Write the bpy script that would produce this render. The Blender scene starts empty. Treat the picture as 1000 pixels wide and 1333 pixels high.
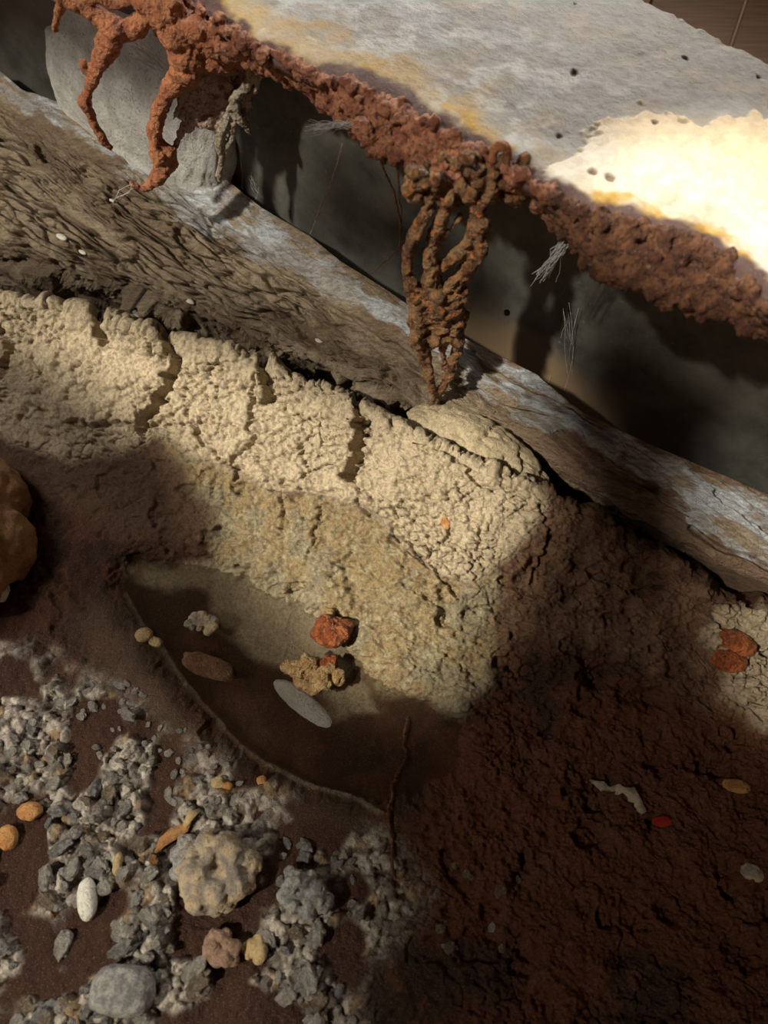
import bpy, math, random
import numpy as np
from mathutils import Vector

random.seed(7)
RNG = np.random.default_rng(11)
C = bpy.context.scene.collection
SC = bpy.context.scene

# ------------------------------------------------------------------ camera
CAM = np.array((0.0, -0.44, 0.76)); TILT = math.radians(30); FPX = 1050.0
cd = bpy.data.cameras.new('camera'); co = bpy.data.objects.new('camera', cd); C.objects.link(co)
co.location = CAM; co.rotation_euler = (TILT, 0, 0)
cd.sensor_fit = 'VERTICAL'; cd.sensor_height = 36.0; cd.lens = 36.0 * FPX / 1333.0; cd.clip_start = 0.01
cd.dof.use_dof = True; cd.dof.focus_distance = 0.80; cd.dof.aperture_fstop = 5.6
SC.camera = co
# ------------------------------------------------------------------ world, sun, added fill lamps, exposure
w = bpy.data.worlds.new('world'); SC.world = w; w.use_nodes = True
w.node_tree.nodes['Background'].inputs[0].default_value = (1.0, 0.62, 0.40, 1)
w.node_tree.nodes['Background'].inputs[1].default_value = 0.14
SUN_D = np.array((0.55, 0.33, -0.72)); SUN_D /= np.linalg.norm(SUN_D)
sl = bpy.data.lights.new('sun', 'SUN'); sl.energy = 6.3; sl.angle = math.radians(3.0); sl.color = (1.0, 0.93, 0.78)
so = bpy.data.objects.new('sun', sl); C.objects.link(so)
so.rotation_euler = Vector(SUN_D).to_track_quat('-Z', 'Y').to_euler()
al = bpy.data.lights.new('left_fill', 'AREA'); al.energy = 0.5; al.size = 0.3; al.color = (1.0, 0.95, 0.88); al.spread = math.radians(58)  # added soft fill from the left, no window behind it
ao = bpy.data.objects.new('left_fill', al); C.objects.link(ao)
ao.location = (-0.86, 0.10, 0.98)
ao.rotation_euler = Vector((0.42, -0.04, -0.85)).to_track_quat('-Z', 'Y').to_euler()
bl = bpy.data.lights.new('slab_fill', 'AREA'); bl.energy = 3.4; bl.size = 0.5; bl.color = (1.0, 0.95, 0.88); bl.spread = math.radians(60)  # added lamp that brightens the slab top, no doorway behind it
bo = bpy.data.objects.new('slab_fill', bl); C.objects.link(bo); bo.location = (0.35, 1.35, 1.2)
bo.rotation_euler = (Vector((0.12, 0.30, 0.38)) - Vector(bo.location)).to_track_quat('-Z', 'Y').to_euler()
vs = SC.view_settings; vs.view_transform = 'Standard'; vs.look = 'None'; vs.gamma = 1.0; vs.exposure = 0.0
vs.use_curve_mapping = False

# ------------------------------------------------------------------ pixel <-> place
ct, st = math.cos(TILT), math.sin(TILT)
def ray(u, v):
    a = (np.asarray(u, float) - 500) / FPX; b = -(np.asarray(v, float) - 666.5) / FPX
    a, b = np.broadcast_arrays(a, b)
    return np.stack([a, b * ct + st, b * st - ct], -1)
def at(u, v, z):
    r = ray(u, v); t = (np.asarray(z, float) - CAM[2]) / r[..., 2]
    return CAM + r * t[..., None]
def hang(u, v, y0):                       # the point of the sight line in the vertical plane y = y0
    r = ray(u, v); t = (np.asarray(y0, float) - CAM[1]) / r[..., 1]
    return CAM + r * t[..., None]
def proj(P):
    q = np.asarray(P) - CAM
    yy = q[..., 1] * ct + q[..., 2] * st; zz = q[..., 1] * st - q[..., 2] * ct
    return 500 + FPX * q[..., 0] / zz, 666.5 - FPX * yy / zz

# ------------------------------------------------------------------ noise
def ss(x, a, b):
    t = np.clip((x - a) / (b - a), 0, 1); return t * t * (3 - 2 * t)
def hsh(ix, iy, iz, s):
    h = (ix.astype(np.int64) * 374761393 + iy.astype(np.int64) * 668265263 + iz.astype(np.int64) * 2147483647 + s * 974634777) & 0xffffffff
    h = ((h ^ (h >> 13)) * 1274126177) & 0xffffffff
    h = ((h ^ (h >> 16)) * 2246822519) & 0xffffffff
    h = h ^ (h >> 15)
    return (h & 0xffffff) / float(0xffffff)
def vn2(x, y, s=0):
    ix = np.floor(x); iy = np.floor(y); fx = x - ix; fy = y - iy
    fx = fx * fx * (3 - 2 * fx); fy = fy * fy * (3 - 2 * fy); z = np.zeros_like(ix)
    a = hsh(ix, iy, z, s); b = hsh(ix + 1, iy, z, s); c = hsh(ix, iy + 1, z, s); d = hsh(ix + 1, iy + 1, z, s)
    return (a * (1 - fx) + b * fx) * (1 - fy) + (c * (1 - fx) + d * fx) * fy
def vn3(x, y, z, s=0):
    iz = np.floor(z); fz = z - iz; fz = fz * fz * (3 - 2 * fz)
    ix = np.floor(x); iy = np.floor(y); fx = x - ix; fy = y - iy
    fx = fx * fx * (3 - 2 * fx); fy = fy * fy * (3 - 2 * fy)
    def lay(k):
        a = hsh(ix, iy, k, s); b = hsh(ix + 1, iy, k, s); c = hsh(ix, iy + 1, k, s); d = hsh(ix + 1, iy + 1, k, s)
        return (a * (1 - fx) + b * fx) * (1 - fy) + (c * (1 - fx) + d * fx) * fy
    return lay(iz) * (1 - fz) + lay(iz + 1) * fz
def fbm(x, y, s=0, o=4, g=0.5):
    r = 0; a = 1; t = 0
    for k in range(o):
        r = r + a * vn2(x * 2 ** k + 17.3 * k, y * 2 ** k + 5.1 * k, s + k); t += a; a *= g
    return r / t
def fbm3(p, f, s=0, o=3):
    r = 0; a = 1; t = 0
    for k in range(o):
        r = r + a * vn3(p[:, 0] * f * 2 ** k + 3.3 * k, p[:, 1] * f * 2 ** k, p[:, 2] * f * 2 ** k, s + k); t += a; a *= .5
    return r / t
def worley(x, y, s=0):
    ix = np.floor(x); iy = np.floor(y); f1 = np.full(x.shape, 9.0); f2 = f1.copy(); idv = np.zeros_like(f1)
    z = np.zeros_like(ix)
    for dx in (-1, 0, 1):
        for dy in (-1, 0, 1):
            jx = ix + dx; jy = iy + dy
            px = jx + hsh(jx, jy, z, s); py = jy + hsh(jx, jy, z, s + 1)
            d = np.hypot(px - x, py - y); c = hsh(jx, jy, z, s + 2)
            n = d < f1
            f2 = np.where(n, f1, np.minimum(f2, d)); idv = np.where(n, c, idv); f1 = np.where(n, d, f1)
    return f1, f2, idv
def seg_dist(u, v, pts):
    best = np.full(np.shape(u), 1e9)
    for (x0, y0), (x1, y1) in zip(pts[:-1], pts[1:]):
        dx, dy = x1 - x0, y1 - y0; L = dx * dx + dy * dy + 1e-9
        t = np.clip(((u - x0) * dx + (v - y0) * dy) / L, 0, 1)
        best = np.minimum(best, np.hypot(u - x0 - t * dx, v - y0 - t * dy))
    return best
def inpoly(u, v, poly):
    ins = np.zeros(np.shape(u), bool); n = len(poly)
    for i in range(n):
        x0, y0 = poly[i]; x1, y1 = poly[(i + 1) % n]
        if y0 == y1: continue
        c = ((y0 > v) != (y1 > v)) & (u < (x1 - x0) * (v - y0) / (y1 - y0) + x0); ins ^= c
    return ins
def sdist(u, v, poly):                    # + inside, - outside
    d = seg_dist(u, v, list(poly) + [poly[0]])
    return np.where(inpoly(u, v, poly), d, -d)
def curve(pts):
    a = np.array(pts, float); return lambda u: np.interp(u, a[:, 0], a[:, 1])

# ------------------------------------------------------------------ materials
def mat(name, build):
    m = bpy.data.materials.new(name); m.use_nodes = True; nt = m.node_tree
    b = nt.nodes['Principled BSDF']; build(nt, b); return m
def N(nt, t, **k):
    n = nt.nodes.new(t)
    for a, v in k.items(): setattr(n, a, v)
    return n
def noise(nt, scale, detail=6, rough=0.6, vec=None):
    n = N(nt, 'ShaderNodeTexNoise'); n.inputs['Scale'].default_value = scale
    n.inputs['Detail'].default_value = detail; n.inputs['Roughness'].default_value = rough
    if vec is None: vec = coords(nt)
    nt.links.new(vec, n.inputs['Vector']); return n.outputs['Fac']
def coords(nt):
    for n in nt.nodes:
        if n.bl_idname == 'ShaderNodeTexCoord': return n.outputs['Object']
    return N(nt, 'ShaderNodeTexCoord').outputs['Object']
def attr(nt, name):
    n = N(nt, 'ShaderNodeAttribute'); n.attribute_name = name; return n.outputs['Fac']
def attrc(nt, name):
    n = N(nt, 'ShaderNodeAttribute'); n.attribute_name = name; return n.outputs['Color']
def mix(nt, f, a, b):
    n = N(nt, 'ShaderNodeMix', data_type='RGBA')
    for s, v in ((n.inputs[0], f), (n.inputs[6], a), (n.inputs[7], b)):
        if isinstance(v, (int, float)): s.default_value = v
        elif isinstance(v, tuple): s.default_value = v + (1,) if len(v) == 3 else v
        else: nt.links.new(v, s)
    return n.outputs[2]
def rng(nt, x, a, b, c=0.0, d=1.0):
    n = N(nt, 'ShaderNodeMapRange'); nt.links.new(x, n.inputs[0])
    for i, v in enumerate((a, b, c, d)): n.inputs[i + 1].default_value = v
    return n.outputs[0]
def mth(nt, op, a, b):
    n = N(nt, 'ShaderNodeMath', operation=op)
    for s, v in zip(n.inputs, (a, b)):
        if isinstance(v, (int, float)): s.default_value = v
        else: nt.links.new(v, s)
    return n.outputs[0]
def bump(nt, b, h, dist, strength=1.0):
    n = N(nt, 'ShaderNodeBump'); n.inputs['Distance'].default_value = dist; n.inputs['Strength'].default_value = strength
    nt.links.new(h, n.inputs['Height']); nt.links.new(n.outputs[0], b.inputs['Normal'])
def setp(nt, b, **k):
    names = {'col': 'Base Color', 'rough': 'Roughness', 'metal': 'Metallic', 'alpha': 'Alpha', 'spec': 'Specular IOR Level'}
    for a, v in k.items():
        s = b.inputs[names.get(a, a)]
        if isinstance(v, (int, float)): s.default_value = v
        elif isinstance(v, tuple): s.default_value = v + (1,) if len(v) == 3 else v
        else: nt.links.new(v, s)

def soil_build(nt, b):                    # material zones (kinds of soil, plus painted bank shade) arrive as the attribute "soil"
    col = attrc(nt, 'soil'); f = noise(nt, 260, 5); g = noise(nt, 900, 3)
    c = mix(nt, rng(nt, f, .35, .7), mix(nt, .45, col, (.02, .01, .006)), col)
    c = mix(nt, rng(nt, g, .58, .68, 0, .55), c, mix(nt, .35, col, (.6, .5, .38)))
    h = noise(nt, 520, 4, .7); c = mix(nt, rng(nt, h, .42, .34, 0, .55), c, mix(nt, .75, col, (.02, .01, .006)))
    setp(nt, b, col=c, rough=attr(nt, 'rough'), spec=.22)
    bump(nt, b, mth(nt, 'ADD', f, g), .0024, .8)
M_SOIL = mat('soil', soil_build)
def timber_build(nt, b):
    mp = N(nt, 'ShaderNodeMapping'); nt.links.new(coords(nt), mp.inputs[0]); mp.inputs['Rotation'].default_value = (0, 0, math.radians(38))
    mp.inputs['Scale'].default_value = (1, 5, 5)
    f = noise(nt, 60, 8, .65, mp.outputs[0]); g = noise(nt, 500, 4)
    col = attrc(nt, 'soil')
    c = mix(nt, rng(nt, f, .38, .62), mix(nt, .5, col, (.06, .035, .02)), col)
    c = mix(nt, rng(nt, g, .55, .8, 0, .4), c, (.42, .38, .33))
    setp(nt, b, col=c, rough=.8, spec=.25); bump(nt, b, mth(nt, 'ADD', f, g), .004, .9)
M_TIMB = mat('cracked_timber', timber_build)
def wall_build(nt, b):
    f = noise(nt, 14, 8, .65); g = noise(nt, 220, 4)
    c = mix(nt, rng(nt, f, .35, .68), (.04, .039, .034), (.15, .145, .125))
    c = mix(nt, rng(nt, g, .62, .75, 0, .4), c, (.25, .25, .25))
    c = mix(nt, attr(nt, 'rust'), c, (.22, .15, .09))
    setp(nt, b, col=c, rough=.5, spec=.4); bump(nt, b, g, .0006, .5)
M_WALL = mat('grey_wall', wall_build)
def slab_build(nt, b):
    col = attrc(nt, 'soil'); f = noise(nt, 90, 8, .7); g = noise(nt, 420, 5, .7)
    c = mix(nt, rng(nt, f, .42, .58), mix(nt, .22, col, (.2, .17, .13)), col)
    c = mix(nt, rng(nt, g, .62, .72, 0, .45), c, (.8, .78, .72))
    c = mix(nt, rng(nt, g, .36, .28, 0, .6), c, (.22, .17, .12))
    setp(nt, b, col=c, rough=.6, spec=.4); bump(nt, b, mth(nt, 'ADD', f, g), .002, .6)
M_SLAB = mat('pale_slab', slab_build)
def rustm(name, a, b2, c3, rough, fs=70):
    def f(nt, b):
        n1 = noise(nt, fs, 6, .6); n2 = noise(nt, fs * 3.1, 5, .65); n3 = noise(nt, 900, 2)
        n4 = noise(nt, fs * 6, 4, .7)
        c = mix(nt, rng(nt, n1, .44, .56), a, b2); c = mix(nt, rng(nt, n2, .54, .62), c, c3)
        c = mix(nt, rng(nt, n4, .60, .68, 0, .6), c, mix(nt, .5, b2, (.75, .55, .45))); c = mix(nt, rng(nt, n4, .42, .34, 0, .7), c, mix(nt, .7, a, (.01, .005, .004)))
        setp(nt, b, col=c, rough=rng(nt, n2, .3, .7, rough, rough + .35), spec=.55); bump(nt, b, mth(nt, 'ADD', n2, n4), .004, 1.0)
    return mat(name, f)
M_RUST = rustm('rust', (.30, .10, .05), (.58, .25, .13), (.20, .09, .08), .38)
M_RUSTD = rustm('dry_rust', (.13, .048, .024), (.28, .12, .055), (.05, .02, .014), .55)
M_RUSTO = rustm('orange_rust', (.44, .15, .065), (.58, .23, .10), (.28, .09, .045), .33)
M_RUSTW = rustm('wet_rust', (.11, .045, .02), (.26, .15, .07), (.44, .15, .03), .12, 60)
M_CRUST = rustm('grey_crust', (.42, .27, .20), (.62, .50, .42), (.42, .20, .13), .5)
M_PALE = rustm('pale_crust', (.45, .38, .28), (.55, .5, .4), (.3, .2, .13), .6)
M_ROOT = rustm('root', (.28, .15, .07), (.40, .26, .14), (.2, .1, .05), .5, 200)
def simple(name, a, b2, rough=.7, sc=150, spec=.4, sc2=None, bd=.0025):
    def f(nt, b):
        n1 = noise(nt, sc, 6, .65); n2 = noise(nt, sc2 or sc * 4 + 200, 4, .7)
        c = mix(nt, rng(nt, n1, .42, .58), a, b2); c = mix(nt, rng(nt, n2, .44, .36, 0, .6), c, mix(nt, .7, a, (.02, .012, .008)))
        setp(nt, b, col=c, rough=rough, spec=spec); bump(nt, b, mth(nt, 'ADD', n1, n2), bd, .9)
    return mat(name, f)
M_CONC = simple('pale_concrete', (.44, .43, .40), (.62, .61, .58), .8, 30)
M_WEB = simple('web_silk', (.55, .56, .58), (.7, .7, .7), .5)
def plank_build(nt, b):
    mp = N(nt, 'ShaderNodeMapping'); nt.links.new(coords(nt), mp.inputs[0]); mp.inputs['Scale'].default_value = (1, 12, 1)
    f = noise(nt, 12, 8, .6, mp.outputs[0])
    setp(nt, b, col=mix(nt, rng(nt, f, .3, .7), (.17, .095, .045), (.32, .19, .10)), rough=.55); bump(nt, b, f, .002, .5)
M_PLANK = mat('floor_wood', plank_build)
def water_build(nt, b):
    f = noise(nt, 9, 4); g = noise(nt, 40, 2)
    setp(nt, b, col=mix(nt, rng(nt, f, .35, .65), (.028, .013, .006), (.06, .035, .016)), rough=.03, alpha=rng(nt, f, .3, .7, .42, .25), spec=.6)
    bump(nt, b, g, .0006, .25)
M_WATER = mat('murky_water', water_build)
M_MASK = simple('sun_mask_dark', (.05, .03, .02), (.09, .055, .035), .9, 8)  # for the added sheet that masks the sun

# ------------------------------------------------------------------ mesh helpers
def link(name, me, m, parent=None):
    o = bpy.data.objects.new(name, me); C.objects.link(o)
    if m: me.materials.append(m)
    if parent: o.parent = parent
    return o
def tag(o, label=None, cat=None, group=None, kind=None):
    for k, v in (('label', label), ('category', cat), ('group', group), ('kind', kind)):
        if v: o[k] = v
    return o
def mesh_np(name, V, F, attrs=None, smooth=True):
    V = np.asarray(V, np.float32); F = np.asarray(F, np.int32)
    me = bpy.data.meshes.new(name); me.vertices.add(len(V)); me.vertices.foreach_set('co', V.ravel())
    k = F.shape[1]; me.loops.add(F.size); me.loops.foreach_set('vertex_index', F.ravel())
    me.polygons.add(len(F)); me.polygons.foreach_set('loop_start', np.arange(0, F.size, k, dtype=np.int32))
    try: me.polygons.foreach_set('loop_total', np.full(len(F), k, np.int32))
    except Exception: pass
    me.polygons.foreach_set('use_smooth', np.full(len(F), smooth))
    me.update(calc_edges=True)
    for n, a in (attrs or {}).items():
        a = np.asarray(a, np.float32)
        if a.ndim == 1: me.attributes.new(n, 'FLOAT', 'POINT').data.foreach_set('value', a)
        else:
            c = np.ones((len(a), 4), np.float32); c[:, :3] = a
            me.attributes.new(n, 'FLOAT_COLOR', 'POINT').data.foreach_set('color', c.ravel())
    return me
def gridfaces(H, W):
    i = np.arange(H * W).reshape(H, W)
    return np.stack([i[:-1, :-1], i[:-1, 1:], i[1:, 1:], i[1:, :-1]], -1).reshape(-1, 4)
def normals(P):
    du = np.gradient(P, axis=1); dv = np.gradient(P, axis=0); n = np.cross(du, dv)
    n /= np.linalg.norm(n, axis=-1, keepdims=True) + 1e-12
    s = np.where(n[..., 2:] < 0, -1.0, 1.0); return n * s
def orient(P, F):                         # faces wound so that they face up
    a, b, c = P[F[:, 0]], P[F[:, 1]], P[F[:, 2]]
    return F if np.cross(b - a, c - a)[:, 2].mean() > 0 else F[:, ::-1]
def solid(V, F, attrs, down):             # closes an open sheet with a bottom and a rim
    used, inv = np.unique(F, return_inverse=True); F = inv.reshape(F.shape); V = V[used]; n = len(V)
    at2 = {k: np.concatenate([a[used], a[used]]) for k, a in attrs.items()}
    D = down if np.ndim(down) == 1 else down[used]
    V2 = np.concatenate([V, V + D]); k = F.shape[1]
    E = np.concatenate([np.stack([F[:, i], F[:, (i + 1) % k]], 1) for i in range(k)])
    key = np.minimum(E[:, 0], E[:, 1]).astype(np.int64) * (n + 1) + np.maximum(E[:, 0], E[:, 1])
    _, ix, cnt = np.unique(key, return_index=True, return_counts=True)
    B = E[ix[cnt == 1]]
    side = np.stack([B[:, 1], B[:, 0], B[:, 0] + n, B[:, 1] + n], 1)
    return V2, np.concatenate([F, F[:, ::-1] + n, side]), at2
def lerp(a, b, m):
    return np.asarray(a) * (1 - m[..., None]) + np.asarray(b) * m[..., None]

# ------------------------------------------------------------------ GROUND and mud bank (one relief, blocks of clay lifted out of it)
crest_pts = [(-260, 340), (-160, 362), (0, 392), (60, 400), (125, 415), (215, 442), (300, 463), (345, 480), (385, 500), (420, 506), (465, 532), (520, 562), (560, 586), (610, 606),
             (660, 622), (700, 642), (760, 668), (800, 692), (860, 727), (905, 757), (930, 788), (1000, 802), (1170, 850), (1320, 900)]
crest = curve(crest_pts)
zcrest = curve([(-160, .125), (0, .12), (400, .12), (700, .105), (900, .07), (1000, .05), (1170, .04)])
foot = curve([(-160, 640), (0, 660), (150, 720), (300, 750), (420, 815), (520, 900), (600, 930), (700, 930), (850, 940), (1000, 960), (1170, 980)])
PUD = [(162, 768), (182, 738), (280, 746), (330, 768), (395, 800), (432, 830), (470, 880), (540, 920), (590, 950), (585, 1000), (520, 1030), (470, 1036), (415, 1022),
       (340, 990), (310, 965), (265, 915), (228, 862), (205, 838), (180, 800)]
def zg(u, v):
    u = np.asarray(u, float); v = np.asarray(v, float)
    vc = crest(u); vf = foot(u); t = np.clip((v - vc) / (vf - vc), 0, 1)
    zf = .012 + 0.0 * u
    z = zf + (zcrest(u) - zf) * (1 - t) ** 1.25
    z = z + .02 * ss(v, 950, 1250) * ss(u, 560, 250) + .008 * ss(v, 950, 1200) * ss(u, 520, 800)
    sd = sdist(u, v, PUD)
    z = z - .034 * ss(sd, -42, 36)
    return z
Wn = 1060; us = np.linspace(-260, 1320, Wn)
Hn = 760; tt = np.linspace(0, 1, Hn) ** 1.0
U = np.tile(us, (Hn, 1)); Vv = crest(us)[None] * (1 - tt[:, None]) + 1480 * tt[:, None]
P0 = at(U, Vv, zg(U, Vv))
# back of the bank: drops away behind the crest in real space
Kb = 70; wb = np.linspace(.11, 0, Kb, endpoint=False)
bdir = np.array((.55, .83, 0))
cr = P0[0]
back = cr[None] + bdir * wb[:, None, None]
back[..., 2] = cr[None, :, 2] - (cr[None, :, 2] + .0) * ss(wb, .004, .07)[:, None]
P0 = np.concatenate([back, P0]); U, Vv = proj(P0)
vis = np.concatenate([np.zeros(Kb), np.ones(Hn)])[:, None] * np.ones((1, Wn))
Nn = normals(P0)
# soften the normal so lumps at the crest stay round
X, Y = P0[..., 0], P0[..., 1] + P0[..., 2] * .6
wu = (fbm(X * 30, Y * 30, 3) - .5) * 40; wv = (fbm(X * 30 + 9, Y * 30, 5) - .5) * 40
Ux, Vx = U + wu, Vv + wv
CREAM = [(-200, 330), (215, 400), (420, 480), (560, 560), (700, 620), (715, 660), (670, 720), (615, 760), (575, 750), (520, 700), (480, 660), (440, 650), (400, 640),
         (355, 640), (310, 615), (250, 600), (215, 560), (165, 590), (90, 600), (0, 565), (-200, 540)]
cream = ss(sdist(Ux * .5 + U * .5, Vx * .5 + Vv * .5, CREAM), -10, 8)
DAMP = [(200, 550), (320, 620), (400, 640), (480, 660), (580, 750), (640, 760), (640, 860), (600, 920), (500, 900), (430, 830), (330, 775), (285, 740), (270, 660), (230, 600)]
damp = ss(sdist(Ux, Vx, DAMP), -14, 10) * (1 - cream)
SHADED_BANK = [(600, 600), (760, 640), (920, 760), (1200, 830), (1200, 1000), (940, 930), (820, 860), (700, 830), (640, 860), (600, 900), (610, 760), (690, 690)]
brown = ss(sdist(Ux, Vx, SHADED_BANK), -22, 22) * (1 - cream) * (1 - damp)  # cream bank right of the sun patch, its shade painted as brown
EDGE = [(925, 785), (1200, 800), (1200, 980), (985, 960), (945, 900), (915, 830)]
edge = ss(sdist(Ux, Vx, EDGE), -10, 12)
GRAV = [(-200, 820), (60, 850), (150, 900), (230, 960), (330, 1000), (400, 1050), (500, 1090), (560, 1160), (480, 1260), (440, 1500), (-200, 1500)]
grav = ss(sdist(Ux, Vx, GRAV), -30, 35)
SHORE = [(150, 760), (200, 850), (260, 950), (330, 1010), (480, 1060), (500, 1110), (380, 1090), (250, 1000), (150, 900), (90, 800)]
shore = ss(sdist(U, Vv, SHORE), -25, 25)
pud = ss(sdist(U, Vv, PUD), -18, 4)
# relief
wx = X + (fbm(X * 120, Y * 120, 8) - .5) * .012; wy = Y + (fbm(X * 120, Y * 120, 9) - .5) * .012
f1, f2, _ = worley(wx * 95, wy * 95, 21); h1 = np.sqrt(np.clip(1 - (f1 / .8) ** 2, 0, 1))
g1, g2, _ = worley(wx * 210, wy * 210, 31); h2 = np.sqrt(np.clip(1 - (g1 / .8) ** 2, 0, 1))
k1, k2, _ = worley(wx * 24, wy * 24, 41)
big = fbm(X * 22, Y * 22, 51)
fine = fbm(X * 260, Y * 260, 61, 4, .6)
med = fbm(X * 70, Y * 70, 71, 4)
popc = .0052 * h1 * (.5 + vn2(X * 50, Y * 50, 76)) + .0020 * h2 + .012 * (big - .5)
popc -= .006 * np.exp(-((k2 - k1) / .05) ** 2) * ss(vn2(X * 18, Y * 18, 77), .45, .6)
popc -= .005 * np.exp(-((f2 - f1) / .12) ** 2) * ss(vn2(X * 40, Y * 40, 78), .35, .6) + .0010 * np.exp(-((g2 - g1) / .12) ** 2)
rough_d = .008 * (med - .5) * 2 + .004 * (fine - .5) * 2 + .0012 * h2
e1, e2, _ = worley(wx * 38, wy * 38, 43)
rough_d -= .0035 * np.exp(-((e2 - e1) / .06) ** 2) * ss(vn2(X * 30, Y * 30, 79), .4, .6)
a1, a2, ida = worley(wx * 110, wy * 110, 91); b1, b2, idb = worley(wx * 55, wy * 55, 95)
clump = ss(fbm(X * 26, Y * 26, 97, 3), .44, .58)
pebh = np.sqrt(np.clip(1 - (a1 / .62) ** 2, 0, 1)); pebH = np.sqrt(np.clip(1 - (b1 / .62) ** 2, 0, 1))
rough_d = rough_d + .012 * (fbm(X * 24, Y * 24, 131, 3) - .5) * ss(U, 500, 650) * ss(Vv, 780, 880)
disp_pit = .008 * ss(fbm(X * 34, Y * 34, 133, 3), .62, .70)
rough_d = rough_d - disp_pit
gravd = clump * (.0045 * pebh + .007 * pebH * (idb > .45)) + .018 * (fbm(X * 20, Y * 20, 99) - .5) + .003 * (fine - .5)
disp = popc * cream + rough_d * (1 - cream) * (1 - .5 * (1 - damp) * (1 - brown * .5) * (1 - ss(U, 500, 650)))
disp = disp * (1 - grav) + gravd * grav
disp = disp * (1 - .75 * shore) * (1 - .8 * pud * (1 - cream))
disp = disp * (1 - edge) + (popc * 1.1) * edge
# ragged crest: lumps push up, notches fall
near = np.exp(-((Vv - crest(U)) / 26.0) ** 2) * cream
disp += near * .006 * (vn2(U / 16, U * 0, 101) - .35)
CRACKS = [([(128, 398), (132, 425), (136, 448)], 6, .022), ([(214, 432), (232, 470), (222, 505), (200, 535), (182, 556)], 6, .03),
          ([(345, 470), (352, 505), (345, 522)], 7, .024), ([(330, 488), (327, 545), (330, 575), (310, 600), (308, 625)], 3.5, .012),
          ([(466, 520), (475, 560), (462, 600), (452, 622)], 7, .034), ([(452, 622), (470, 655), (480, 668)], 3, .008), ([(522, 655), (515, 690), (545, 725), (575, 750), (600, 780)], 3, .008),
          ([(0, 430), (15, 455), (8, 480)], 4, .012), ([(90, 555), (130, 548), (182, 556)], 3.5, .010), ([(205, 545), (250, 552), (290, 600), (330, 620)], 3, .007),
          ([(355, 640), (372, 660), (362, 690)], 3, .007), ([(420, 655), (415, 690), (405, 715)], 2.5, .007), ([(560, 590), (600, 600), (640, 640)], 3, .008),
          ([(925, 800), (960, 830), (1000, 850)], 4, .010), ([(760, 880), (800, 890), (850, 915)], 12, .012), ([(700, 660), (720, 700), (690, 760)], 3, .007),
          ([(740, 730), (800, 760), (870, 770)], 3.5, .007), ([(480, 690), (440, 720), (430, 760)], 2.5, .005), ([(530, 760), (575, 790), (590, 830)], 2.5, .005)]
jx = (fbm(X * 90, Y * 90, 111) - .5) * 22; jy = (fbm(X * 90, Y * 90, 113) - .5) * 22
crk = np.zeros_like(disp)
for pts, wd, dp in CRACKS:
    d = seg_dist(U + jx, Vv + jy, pts); disp -= dp * np.exp(-(d / wd) ** 4); crk = np.maximum(crk, np.exp(-(d / (wd * 1.2)) ** 4) * dp / .03)
disp *= (.35 + .65 * vis) if False else 1
P = P0 + Nn * disp[..., None]
# soil kinds, and the bank's shade painted in as browner clay
soil = np.empty(P.shape); soil[:] = (.062, .026, .012)
soil = lerp(soil, (.13, .042, .017), ss(U, 480, 620) * ss(Vv, 820, 950))
soil = lerp(soil, (.050, .024, .013), ss(fbm(X * 14, Y * 14, 121), .45, .6))
soil = lerp(soil, (.14, .055, .028), ss(fbm(X * 40, Y * 40, 123), .52, .66) * .6)
soil = lerp(soil, (.13, .075, .042), ss(sdist(Ux, Vx, [(-200, 520), (0, 540), (160, 570), (240, 580), (300, 690), (250, 720), (120, 680), (0, 650), (-200, 640)]), -20, 25) * (1 - damp))
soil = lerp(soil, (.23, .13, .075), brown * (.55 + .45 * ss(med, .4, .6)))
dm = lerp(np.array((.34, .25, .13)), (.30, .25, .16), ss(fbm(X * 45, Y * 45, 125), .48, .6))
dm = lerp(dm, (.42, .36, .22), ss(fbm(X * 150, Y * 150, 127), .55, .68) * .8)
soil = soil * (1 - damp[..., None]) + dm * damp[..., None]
soil = lerp(soil, (.58, .47, .315), cream); soil = lerp(soil, (.50, .40, .27), edge * .9)
soil = lerp(soil, (.15, .105, .07), shore * .6)
pale = clump * np.clip(pebh * 1.2 + pebH * .6, 0, 1)
gc = lerp(np.array((.60, .53, .44)), (.27, .24, .205), (ida > .6) * 1.0); gc = lerp(gc, (.42, .30, .18), (ida > .9) * 1.0); gc = gc * (.55 + .75 * vn2(X * 300, Y * 300, 555))[..., None]
gsoil = np.empty(P.shape); gsoil[:] = (.055, .022, .011)
gsoil = gsoil * (1 - pale[..., None]) + gc * pale[..., None]
soil = soil * (1 - grav[..., None]) + gsoil * grav[..., None]
SILT = [(170, 732), (300, 740), (400, 790), (450, 850), (500, 930), (440, 930), (380, 880), (330, 860), (290, 815), (270, 775), (190, 762)]
soil = lerp(soil, (.50, .41, .26), ss(sdist(Ux, Vx, SILT), -12, 10))
rgh = .72 - .45 * damp - .2 * shore - .1 * (1 - cream) * (1 - brown) + .1 * cream
lipd = seg_dist(Ux * .3 + U * .7, Vx * .3 + Vv * .7, [(165, 775), (188, 815), (225, 865), (262, 915), (310, 968), (345, 995), (415, 1026), (470, 1042), (505, 1062)])
lm = np.exp(-(lipd / 3.5) ** 2); soil = lerp(soil, (.34, .27, .19), lm * .6); P = P + Nn * (lm * .0025)[..., None]
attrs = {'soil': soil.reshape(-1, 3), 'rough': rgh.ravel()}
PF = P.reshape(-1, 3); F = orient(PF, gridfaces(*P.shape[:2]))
fu = U.ravel()[F].mean(1); fv = Vv.ravel()[F].mean(1); fc = cream.ravel()[F].mean(1) > .5
fju = fu + jx.ravel()[F].mean(1); fjv = fv + jy.ravel()[F].mean(1)
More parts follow.
